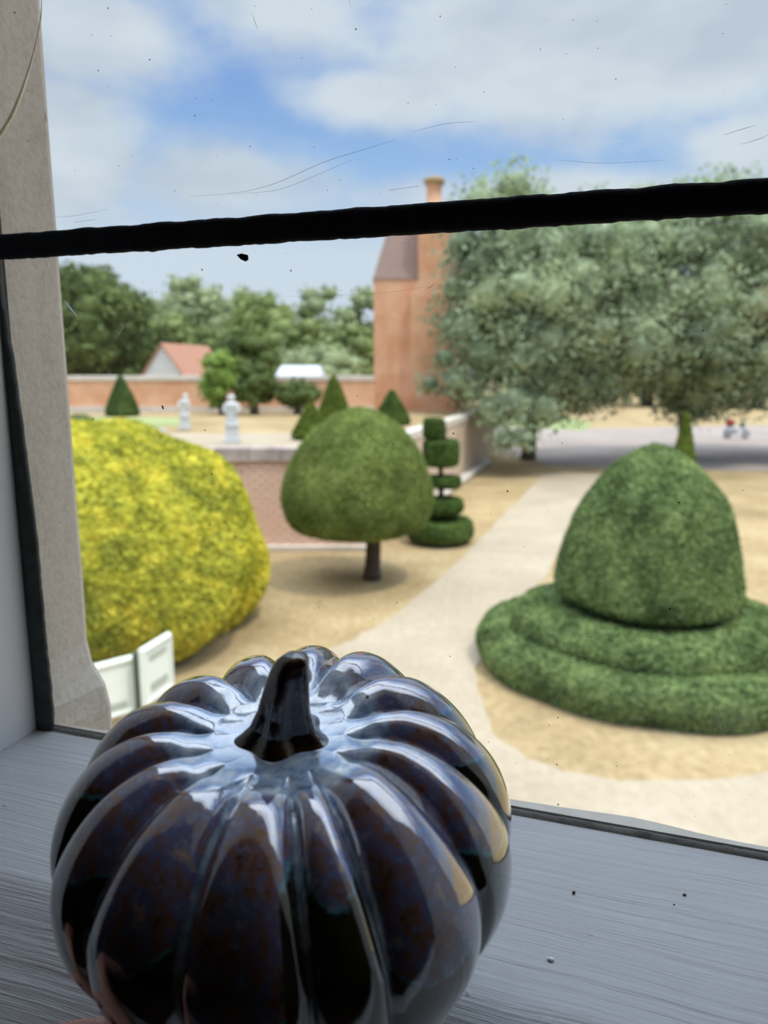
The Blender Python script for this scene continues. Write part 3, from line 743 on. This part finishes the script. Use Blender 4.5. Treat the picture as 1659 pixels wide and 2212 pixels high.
V, Fq = lathe_np([(cr*1.2, Z(398)), (cr*1.42, Z(392)), (cr*1.45, Z(385)), (cr*1.1, Z(382)), (.02, Z(382))], 8, center=(cx_, .2, 0)); mk('chimney_cap', V, Fq, M['cap'], chm)

# outbuilding beyond the far wall
hb_ = empty('outbuilding', (at_y(352, 800, 45).x, 45, 1.5), math.radians(-12)); tag(hb_, 'small white gabled outbuilding with an orange tiled roof beyond the garden wall', 'building')
gw_, ez, rz_ = 2.1, 1.6, at_y(352, 744, 45).z-1.5
rh = (rz_-ez)/gw_
MB().add([(-gw_, 0, 0), (gw_, 0, 0), (gw_, 0, ez), (0, 0, rz_-.05), (-gw_, 0, ez), (-gw_, 6, 0), (gw_, 6, 0), (gw_, 6, ez), (0, 6, rz_-.05), (-gw_, 6, ez)],
         [(0, 1, 2, 3, 4), (9, 8, 7, 6, 5), (0, 4, 9, 5), (1, 6, 7, 2)]).build('wall', M['white_stone'], hb_)
for sgn in (-1, 1):
    e = gw_+.2; zE = ez-.2*rh
    MB().add([(0, -.12, rz_), (sgn*e, -.12, zE), (sgn*e, 6.2, zE), (0, 6.2, rz_), (0, -.12, rz_+.1), (sgn*e, -.12, zE+.1), (sgn*e, 6.2, zE+.1), (0, 6.2, rz_+.1)],
             [(0, 1, 2, 3), (7, 6, 5, 4), (0, 4, 5, 1), (1, 5, 6, 2), (2, 6, 7, 3)]).build('roof_slope', M['tile_orange'], hb_)
# long white roof beyond the wall
mq = empty('white_roofed_shed', (at_y(645, 800, 44).x, 44, 1.5)); tag(mq, 'low shed with a long white roof half hidden by hedges', 'shed')
MB().box(-1.15, 1.15, 0, 3, 0, 2.75).build('wall', M['white_stone'], mq)
zz_ = at_y(645, 789, 44).z-1.5
MB().add([(-1.3, -.2, 2.7), (1.3, -.2, 2.7), (1.3, 3.2, 2.7), (-1.3, 3.2, 2.7), (-1.1, 1.0, zz_), (1.1, 1.0, zz_), (1.1, 2, zz_), (-1.1, 2, zz_)],
         [(0, 1, 5, 4), (1, 2, 6, 5), (2, 3, 7, 6), (3, 0, 4, 7), (4, 5, 6, 7)]).build('roof', M['white_roof'], mq)

# ------------------------------------------------------------------ topiary
def col(px, Y, z=0): return Vector((px_x(px, Y, z), Y, z))
def zat(py, Y): return at_y(830, py, Y).z
# golden dome
c0 = col(140, 13, 1); gb = empty('golden_dome_bush', (c0.x, 13, 0)); tag(gb, 'large clipped golden yellow dome bush at the left', 'bush')
clipped('foliage', [(2.5, -.02), (3.0, .15), (3.35, .6), (3.47, 1.15), (3.38, 1.75), (3.1, 2.35), (2.6, 2.9), (1.8, 3.32), (.9, 3.54), (.02, 3.6)], M['gold'], gb, 70000, .065, .10, 2.2, 1, 160)
# domed tree on a trunk
dt = at_z(805, 1251, 0); db = empty('dome_topiary_tree', dt); tag(db, 'smooth green dome-topped topiary tree on a short dark trunk', 'topiary')
Yd = dt.y; dpt = Yd*math.cos(PITCH)+(EYE-2)*math.sin(PITCH); k_ = dpt/F
sh = (px_x(773, Yd, 2)-dt.x, 0)
clipped('crown', [(.02, 1.22), (.7, 1.16), (1.15, 1.13), (1.45, 1.28), (164*k_, 1.72), (160*k_, 2.15), (143*k_, 2.6), (118*k_, 3.0), (82*k_, 3.36), (40*k_, 3.62), (.02, zat(880, Yd))],
        M['yew'], db, 60000, .04, .035, 2.0, 2, 140, shift=sh)
tb = MB(); tb.tube([(-.02, 0, 0), (0, 0, .3), (.02, 0, .8), (0, .02, 1.5)], [.21, .175, .16, .15], 12); tb.tube([(0, 0, .9), (-.3, .1, 1.4)], [.08, .06], 8); tb.build('trunk', M['bark'], db, smooth=True)
# big tiered cone topiary at the right
YT = 11.4; ct = empty('tiered_cone_topiary', (px_x(1392, YT, .6), YT, 0)); tag(ct, 'large green cone topiary over two round clipped rings at the right', 'topiary')
clipped('lower_ring', [(1.6, -.02), (2.35, -.02), (2.50, .12), (2.53, .33), (2.45, .48), (2.3, .56), (1.9, .56), (1.5, .5)], M['yew2'], ct, 70000, .042, .05, 3.0, 3, 160)
clipped('upper_ring', [(1.5, .3), (1.93, .45), (2.02, .62), (1.96, .80), (1.75, .90), (1.4, .92), (.9, .85), (.3, .8)], M['yew2'], ct, 50000, .042, .05, 3.2, 4, 140)
kT = (YT*math.cos(PITCH)+(EYE-1.6)*math.sin(PITCH))/F
cp = [(0.3, 1.02)]
cp += [(.85, .98), (1.2, 1.10)] + [(hw*kT, zat(py, YT)) for hw, py in [(189, 1265), (183, 1215), (165, 1150), (140, 1085), (104, 1035), (70, 995), (34, 964)]] + [(.02, zat(948, YT))]
clipped('cone', cp, M['yew2'], ct, 60000, .042, .05, 2.6, 5, 140)
MB().tube([(0, 0, 0), (0, 0, 1.4)], .2, 12).build('trunk', M['bark'], ct, smooth=True)
# slim tiered topiary behind the dome tree
tt = at_z(950, 1172, 0); tp = empty('tiered_disc_topiary', tt); tag(tp, 'dark narrow topiary of stacked discs and blocks right behind the dome tree', 'topiary')
kq = (tt.y*math.cos(PITCH)+(EYE-1)*math.sin(PITCH))/F
def zt(py): return zat(py, tt.y)
def disc(hw, y0, y1, seed, dx=0):
    r_ = hw*kq; z1, z0 = zt(y0), max(0.02, zt(y1)); mz = (z0+z1)/2
    return clipped('tier', [(.05, z0), (r_*.8, z0), (r_, z0+(mz-z0)*.5), (r_, mz+(z1-mz)*.5), (r_*.85, z1), (.02, z1)], M['cone'], tp, int(5000*r_+1500), .04, .03, 3, seed, 48, shift=(dx*kq, 0))
disc(70, 1122, 1165, 21, 0); disc(44, 1078, 1104, 22, 3); disc(36, 1030, 1050, 23, 4); disc(38, 953, 1004, 24, 0); disc(22, 905, 946, 25, -14)
MB().tube([(0, 0, 0), (.02, 0, 1.5), (-.05, 0, zt(930))], [.09, .07, .04], 8).build('trunk', M['bark'], tp, smooth=True)
# cones on the terrace
def cone(px, top, Y, hwpx, base, mat, label, z0=TZ, name='cone_topiary'):
    e_ = empty(name, (px_x(px, Y, z0), Y, z0)); tag(e_, label, 'topiary')
    kk_ = (Y*math.cos(PITCH)+(EYE-z0)*math.sin(PITCH))/F; r_ = hwpx*kk_; h_ = zat(top, Y)-z0
    clipped('foliage', [(r_*.8, base), (r_, base+.08), (r_*.82, base+(h_-base)*.3), (r_*.5, base+(h_-base)*.62), (r_*.16, base+(h_-base)*.93), (.01, h_)], mat, e_, 7000, .05, .02, 3, int(px), 40)
    MB().tube([(0, 0, 0), (0, 0, base+.3)], .06, 8).build('trunk', M['bark'], e_, smooth=True)
cone(265, 813, 33, 34, .03, M['cone'], 'dark green cone topiary in front of the far brick wall at the left')
cone(722, 812, 26, 40, .03, M['coneo'], 'olive cone topiary, taller one peeking over the left shoulder of the dome tree')
cone(672, 872, 21.5, 42, .03, M['coneo'], 'olive cone topiary rising at the left edge of the dome tree')
cone(846, 843, 27.5, 38, .03, M['cone'], 'dark pointed cone topiary in front of the brick house')
cone(1468, 890, 24, 36, .35, M['coneo'], 'slim olive cone topiary peeking behind the top of the big right cone', z0=0)
# low clipped shrub at far left on the terrace
e_ = empty('low_shrub', (at_y(172, 905, 24).x, 24, TZ)); tag(e_, 'low green shrub on the terrace above the golden bush, beside the window edge', 'shrub')
clipped('foliage', [(.35, -.01), (.45, .15), (.4, .35), (.2, .48), (.01, .5)], M['tree_mid'], e_, 3000, .05, .03, 3, 8, 32)

# ------------------------------------------------------------------ statues on the terrace
def statue(px, base_y, top_y, Y, label, hw, lean=0):
    e_ = empty('garden_statue', (px_x(px, Y, TZ), Y, TZ)); tag(e_, label, 'statue')
    h_ = max(.5, zat(top_y, Y)-TZ); k_ = (Y*math.cos(PITCH)+1.9*math.sin(PITCH))/F; r_ = hw*k_
    MB().box(-r_*.8, r_*.8, -r_*.8, r_*.8, 0, h_*.10).box(-r_*.62, r_*.62, -r_*.62, r_*.62, h_*.10, h_*.36).box(-r_*.75, r_*.75, -r_*.75, r_*.75, h_*.36, h_*.40).build('pedestal', M['white_stone'], e_, bevel=.01)
    prf = [(r_*.66, h_*.40), (r_*.64, h_*.48), (r_*.58, h_*.58), (r_*.62, h_*.66), (r_*.75, h_*.76), (r_*.72, h_*.82), (r_*.28, h_*.86), (r_*.24, h_*.88), (r_*.40, h_*.92), (r_*.40, h_*.96), (r_*.2, h_), (.005, h_*1.005)]
    prf = [tuple(p[:2]) for p in spline([(a_, b_, 0) for a_, b_ in prf], 60)]
    V, Fq = lathe_np([(max(.003, a_), b_) for a_, b_ in prf], 28); V[:, 1] *= .7; V[:, 0] += lean*(V[:, 2]/h_)**2*r_
    fo = MB(); fo.add(V, Fq.tolist())
    for sg in (-1, 1): fo.tube([(sg*r_*.62, 0, h_*.80), (sg*r_*.85, -.02, h_*.68), (sg*r_*.35, -r_*.6, h_*.62)], [r_*.2, r_*.16, r_*.12], 8)
    fo.build('figure', M['white_stone'], e_, smooth=True)
statue(503, 955, 853, 20.4, 'white stone statue on the coping, standing right of the smaller white statue', 20)
statue(400, 925, 851, 25, 'thin pale statue on the lawn, standing left of the thick white one', 14, .3)
def finial(px, py0, py1, Y, label):
    e_ = empty('stone_urn', (px_x(px, Y, TZ), Y, TZ)); tag(e_, label, 'urn'); h_ = .38
    V, Fq = lathe_np([(.12, 0), (.12, .05), (.05, .09), (.05, .13), (.16, .22), (.18, .32), (.13, .36), (.15, .38), (.01, .38)], 24); mk('bowl', V, Fq, M['white_stone'], e_, smooth=True)
finial(345, 930, 955, 20.5, 'small white stone urn at the terrace edge just above the golden bush')

# ------------------------------------------------------------------ white slotted panels below the window
def panel(corners, slots, label, posts):
    """corners: bl, br with heights; (x,y) ground ends"""
    (x0, y0), (x1, y1), h0, h1 = corners
    a_ = Vector((x0, y0, 0)); b_ = Vector((x1, y1, 0)); L = (b_-a_).length
    e_ = empty('display_board', a_, math.atan2(y1-y0, x1-x0)); tag(e_, label, 'board')
    MB().box(.0, L, 0, .05, h0, h1).build('board', M['white_board'], e_, bevel=.06).modifiers[0].segments = 5
    rim = MB(); tck = .045
    for (u0, v0, u1, v1) in slots:
        X0, X1, Z0, Z1 = L*u0, L*u1, h0+(h1-h0)*v0, h0+(h1-h0)*v1
        MB().box(X0, X1, -.012, .0, Z0, Z1).build('slot', M['slot'], e_, bevel=.005)
    rim.box(.02, L-.02, -.03, 0, h0+.02, h0+.07).box(.02, L-.02, -.03, 0, h1-.07, h1-.02).box(.02, .07, -.03, 0, h0+.07, h1-.07).box(L-.07, L-.02, -.03, 0, h0+.07, h1-.07)
    rim.build('rim', M['white_board'], e_, bevel=.015)
    for u_ in posts: MB().box(L*u_-.03, L*u_+.03, .05, .11, 0, h1-.05).build('post', M['post'], e_, bevel=.01)
A0 = at_y(180, 1450, 8.9); A1 = at_y(293, 1420, 9.35)
panel(((A0.x, A0.y), (A1.x, A1.y), .12, .90), [(.22, .14, .78, .26)], 'wider white rounded panel at lower left, one slot at its foot, beside the window edge', (.15, .97))
B0 = at_y(303, 1400, 9.2); B1 = at_y(370, 1380, 9.9)
panel(((B0.x, B0.y), (B1.x, B1.y), .22, 1.02), [(.25, .72, .8, .82), (.25, .2, .8, .34)], 'narrower white rounded panel with two slots, at the foot of the golden bush', (.0, .9))

# ------------------------------------------------------------------ trees
def tree(name, px, Y, zbase, top_py, rpx, mat, label, cat='tree', nclump=30, seed=0, per=60, leaf=.22, low=.15, trunk=None, flat=1.0, cr_=.30, group=None):
    e_ = empty(name, (px_x(px, Y, zbase+3), Y, zbase)); tag(e_, label, cat, group)
    k_ = (Y*math.cos(PITCH))/F; R_ = rpx*k_; H_ = zat(top_py, Y)-zbase; rs = random.Random(seed)
    cz = H_*(low+1)/2; hz = H_*(1-low)/2
    cl_ = [(0, 0, cz, min(R_, hz)*.8)]
    for i_ in range(nclump):
        while True:
            d = Vector((rs.gauss(0, 1), rs.gauss(0, 1), rs.gauss(0, 1))).normalized()
            if d.y < .5: break
        rc = R_*cr_*rs.uniform(.7, 1.25); f_ = rs.uniform(.8, 1.0)
        cl_.append((d.x*(R_-rc)*f_, d.y*(R_-rc)*f_*.9, cz+d.z*(hz-rc)*f_*flat, rc))
    crown('foliage', cl_, mat, e_, per, leaf, seed)
    tr_ = R_*.07+.08
    MB().tube([(0, 0, -.1), (0, 0, cz*.6), (.1, 0, cz)], [tr_*1.3, tr_, tr_*.6], 10).build('trunk', M['bark_grey'], e_, smooth=True)
    return e_
tree('broad_tree', 205, 55, 1.5, 556, 150, M['tree_dark'], 'big dark rounded tree at the left beside the window edge', nclump=60, seed=1, per=55, leaf=.28, low=.0)
tree('evergreen_tree', 520, 38.8, TZ, 688, 86, M['tree_dark'], 'dark tree right of the white gabled outbuilding, topmost of its clump', nclump=36, seed=2, per=90, leaf=.17, low=.0)
tree('evergreen_bush', 477, 34.0, TZ, 742, 60, M['tree_bright'], 'brighter green bush in front of the dark tree beside the outbuilding', 'bush', nclump=24, seed=3, per=130, leaf=.14, low=.0)
tree('evergreen_bush', 640, 34.2, TZ, 812, 58, M['tree_dark'], 'low dark bush against the far wall under the long white roof', 'bush', nclump=24, seed=4, per=130, leaf=.14, low=.0)
tree('evergreen_bush', 545, 34.0, TZ, 770, 60, M['tree_dark'], 'dark rounded bush at the foot of the dark tree, above the white statue', 'bush', nclump=24, seed=14, per=130, leaf=.14, low=.0)
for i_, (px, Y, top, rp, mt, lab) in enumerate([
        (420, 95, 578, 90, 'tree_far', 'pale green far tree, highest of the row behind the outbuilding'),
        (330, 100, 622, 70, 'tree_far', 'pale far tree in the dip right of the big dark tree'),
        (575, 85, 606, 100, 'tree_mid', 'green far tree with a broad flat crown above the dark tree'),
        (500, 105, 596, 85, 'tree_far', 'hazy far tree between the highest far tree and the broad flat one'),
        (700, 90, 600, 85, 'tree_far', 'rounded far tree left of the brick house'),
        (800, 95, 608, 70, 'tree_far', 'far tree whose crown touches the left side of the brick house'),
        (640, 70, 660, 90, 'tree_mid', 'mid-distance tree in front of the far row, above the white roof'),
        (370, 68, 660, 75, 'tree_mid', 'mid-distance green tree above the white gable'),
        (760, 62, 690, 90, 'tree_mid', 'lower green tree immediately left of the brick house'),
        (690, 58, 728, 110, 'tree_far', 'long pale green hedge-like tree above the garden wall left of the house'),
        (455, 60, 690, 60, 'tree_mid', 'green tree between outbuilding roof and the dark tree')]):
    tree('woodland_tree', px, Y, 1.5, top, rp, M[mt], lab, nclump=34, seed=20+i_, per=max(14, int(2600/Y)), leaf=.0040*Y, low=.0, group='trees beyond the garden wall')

# the great grey-green oaks
def oak(name, X0, Y0, R, zlo, zhi, label, seed, n, avoid=None, trunks=(), cr_=(1.0, 1.9), twig=0, extra=()):
    e_ = empty(name, (X0, Y0, 0)); tag(e_, label, 'tree'); rs = random.Random(seed); cl_ = []
    cz, hz = (zlo+zhi)/2, (zhi-zlo)/2
    while len(cl_) < n:
        d = Vector((rs.gauss(0, 1), rs.gauss(-.35, 1), rs.gauss(0, 1))).normalized(); f_ = rs.uniform(.72, 1.0)
        rc = rs.uniform(*cr_); x_, y_, z_ = d.x*(R-rc)*f_, d.y*(R-rc)*f_, cz+d.z*(hz-rc*.7)*f_
        if avoid and avoid(X0+x_, Y0+y_, z_, rc): continue
        cl_.append((x_, y_, z_, rc))
    inner_ = [(rs.uniform(-.45, .45)*R, rs.uniform(-.2, .5)*R, cz+rs.uniform(-.5, .5)*hz, rs.uniform(1.2, 2.0)) for _ in range(16)]
    inner_ = [q for q in inner_ if not (avoid and avoid(X0+q[0], Y0+q[1], q[2], q[3]))]
    crown('foliage', cl_+inner_+[(a_-X0, b_-Y0, c_, d_) for a_, b_, c_, d_ in extra], M['oak'], e_, 150, .15, seed, core=.55)
    if twig:
        tq = [c_ for c_ in cl_ if c_[1] < -R*.3]; rs.shuffle(tq)
        crown('bare_twigs', [(a_[0], a_[1]-.2, a_[2], a_[3]*.7) for a_ in tq[:twig]], M['oakb'], e_, 90, .12, seed+5, core=.3)  # brown bare twigs among the foliage, drawn with leaf quads
    for (dx, dy, lean_) in trunks:
        MB().tube([(dx, dy, -.1), (dx+lean_*.2, dy, 1.2), (dx+lean_*.6, dy, 3.2), (dx+lean_, dy, cz)], [.42, .30, .27, .2], 10).build('trunk', M['bark_grey'], e_, smooth=True)
    for q in range(9):
        a_ = rs.uniform(0, 6.28); zb = rs.uniform(2.5, cz)
        MB().tube([(0, 0, zb), (math.cos(a_)*R*.3, math.sin(a_)*R*.3, zb+1.2), (math.cos(a_)*R*.66, math.sin(a_)*R*.66, zb+rs.uniform(1.2, 3.4))], [.2, .13, .05], 8).build('branch', M['bark_grey'], e_, smooth=True)
hx0, hx1 = ox-.5, ox+xr+.3
av = lambda x_, y_, z_, r_: (x_-r_ < hx1 and y_+r_*1.1 > TY-.5 and y_-r_ < TY+5) or x_-r_*1.0 < at_y(905 if z_ < 7 else 955, 800, y_).x or (z_-r_ < TZ+.2 and x_-r_ < 5.6)
oak('holm_oak', 7.6, 36.5, 6.2, 1.6, 12.9, 'grey-green oak nearest the brick house, its foliage hanging over the wall', 31, 130, av, ((-.2, 2.6, .4),), twig=7,
    extra=[(px_x(px_, y_, 6), y_, EYE+(y_*math.tan(PITCH*0)+0)+z_-4.5, r_) for px_, y_, z_, r_ in
           [(960, 33.6, 5.0, .8), (985, 33.4, 4.1, 1.0), (1010, 33.8, 6.3, 1.3), (985, 34.6, 8.0, 1.2), (1000, 34.6, 9.8, 1.4), (1030, 34.2, 11.4, 1.4), (1020, 34.0, 3.6, 1.1),
            (1045, 33.6, 5.2, 1.4), (1060, 33.2, 7.6, 1.5), (1080, 33.4, 2.6, 1.1), (1100, 32.6, 1.6, .9), (1120, 32.4, 3.2, 1.3), (1060, 33.4, 2.9, 1.0), (1140, 32.0, 1.7, .8),
            (1180, 32.4, 2.9, 1.2), (1150, 32.4, 5.0, 1.5), (1090, 34, 9.8, 1.6), (1100, 34, 12.0, 1.4), (930, 34.5, 3.9, .7)]])
oak('holm_oak', 15.0, 38.5, 6.6, 1.7, 14.0, 'grey-green oak standing behind the big right cone topiary', 32, 130, None, ((1.2, 2.5, -.6),), twig=3)
oak('holm_oak', 22.5, 40, 7.0, 1.7, 15.0, 'grey-green oak at the right edge of the view', 33, 110, None, ((.5, 2.0, .5),), twig=2)
for i_, (px, Y, top, rp, lab) in enumerate([(1180, 95, 700, 120, 'distant tree glimpsed under the oaks right of the house'), (1400, 100, 690, 140, 'distant tree glimpsed behind the middle oak'),
                                       (1640, 95, 700, 150, 'distant tree behind the rightmost oak')]):
    tree('woodland_tree', px, Y, 0, top, rp, M['tree_mid'], lab, nclump=30, seed=60+i_, per=18, leaf=.4, low=.0)

# small white scooter with something red, parked on the far gravel
ps = at_z(1590, 948, 0); sc_ = empty('motor_scooter', ps, math.radians(8)); tag(sc_, 'small white and red scooter parked on the gravel under the right oak', 'scooter')
def wheel(x_):
    V = []; Fc = []; n_ = 24; k_ = 8
    for i_ in range(n_):
        a_ = 2*math.pi*i_/n_
        for j_ in range(k_):
            b_ = 2*math.pi*j_/k_; r_ = .24+.06*math.cos(b_); V.append((x_+r_*math.cos(a_), .06*math.sin(b_), .30+r_*math.sin(a_)))
    for i_ in range(n_):
        for j_ in range(k_): Fc.append((i_*k_+j_, i_*k_+(j_+1) % k_, ((i_+1) % n_)*k_+(j_+1) % k_, ((i_+1) % n_)*k_+j_))
    mk('wheel', V, Fc, M['rubber'], sc_, smooth=True)
    MB().tube([(x_, -.05, .3), (x_, .05, .3)], .16, 14).build('hub', M['white_roof'], sc_)
wheel(-.65); wheel(.65)
bd = MB(); V, Fq = ball((-.4, 0, .62), (.58, .2, .26), 16, 10); bd.add(V, Fq.tolist()); bd.box(-.1, .5, -.18, .18, .28, .38)
bd.tube([(.68, 0, .3), (.5, 0, .7), (.42, 0, 1.1)], [.09, .16, .08], 12)
bd.build('body', M['white_roof'], sc_, smooth=False, bevel=.02)
MB().tube([(.42, -.3, 1.1), (.42, .3, 1.1)], .025, 8).build('handlebar', M['post'], sc_)
MB().box(-.75, -.3, -.2, .2, .86, 1.32).build('top_box', M['red'], sc_, bevel=.06)
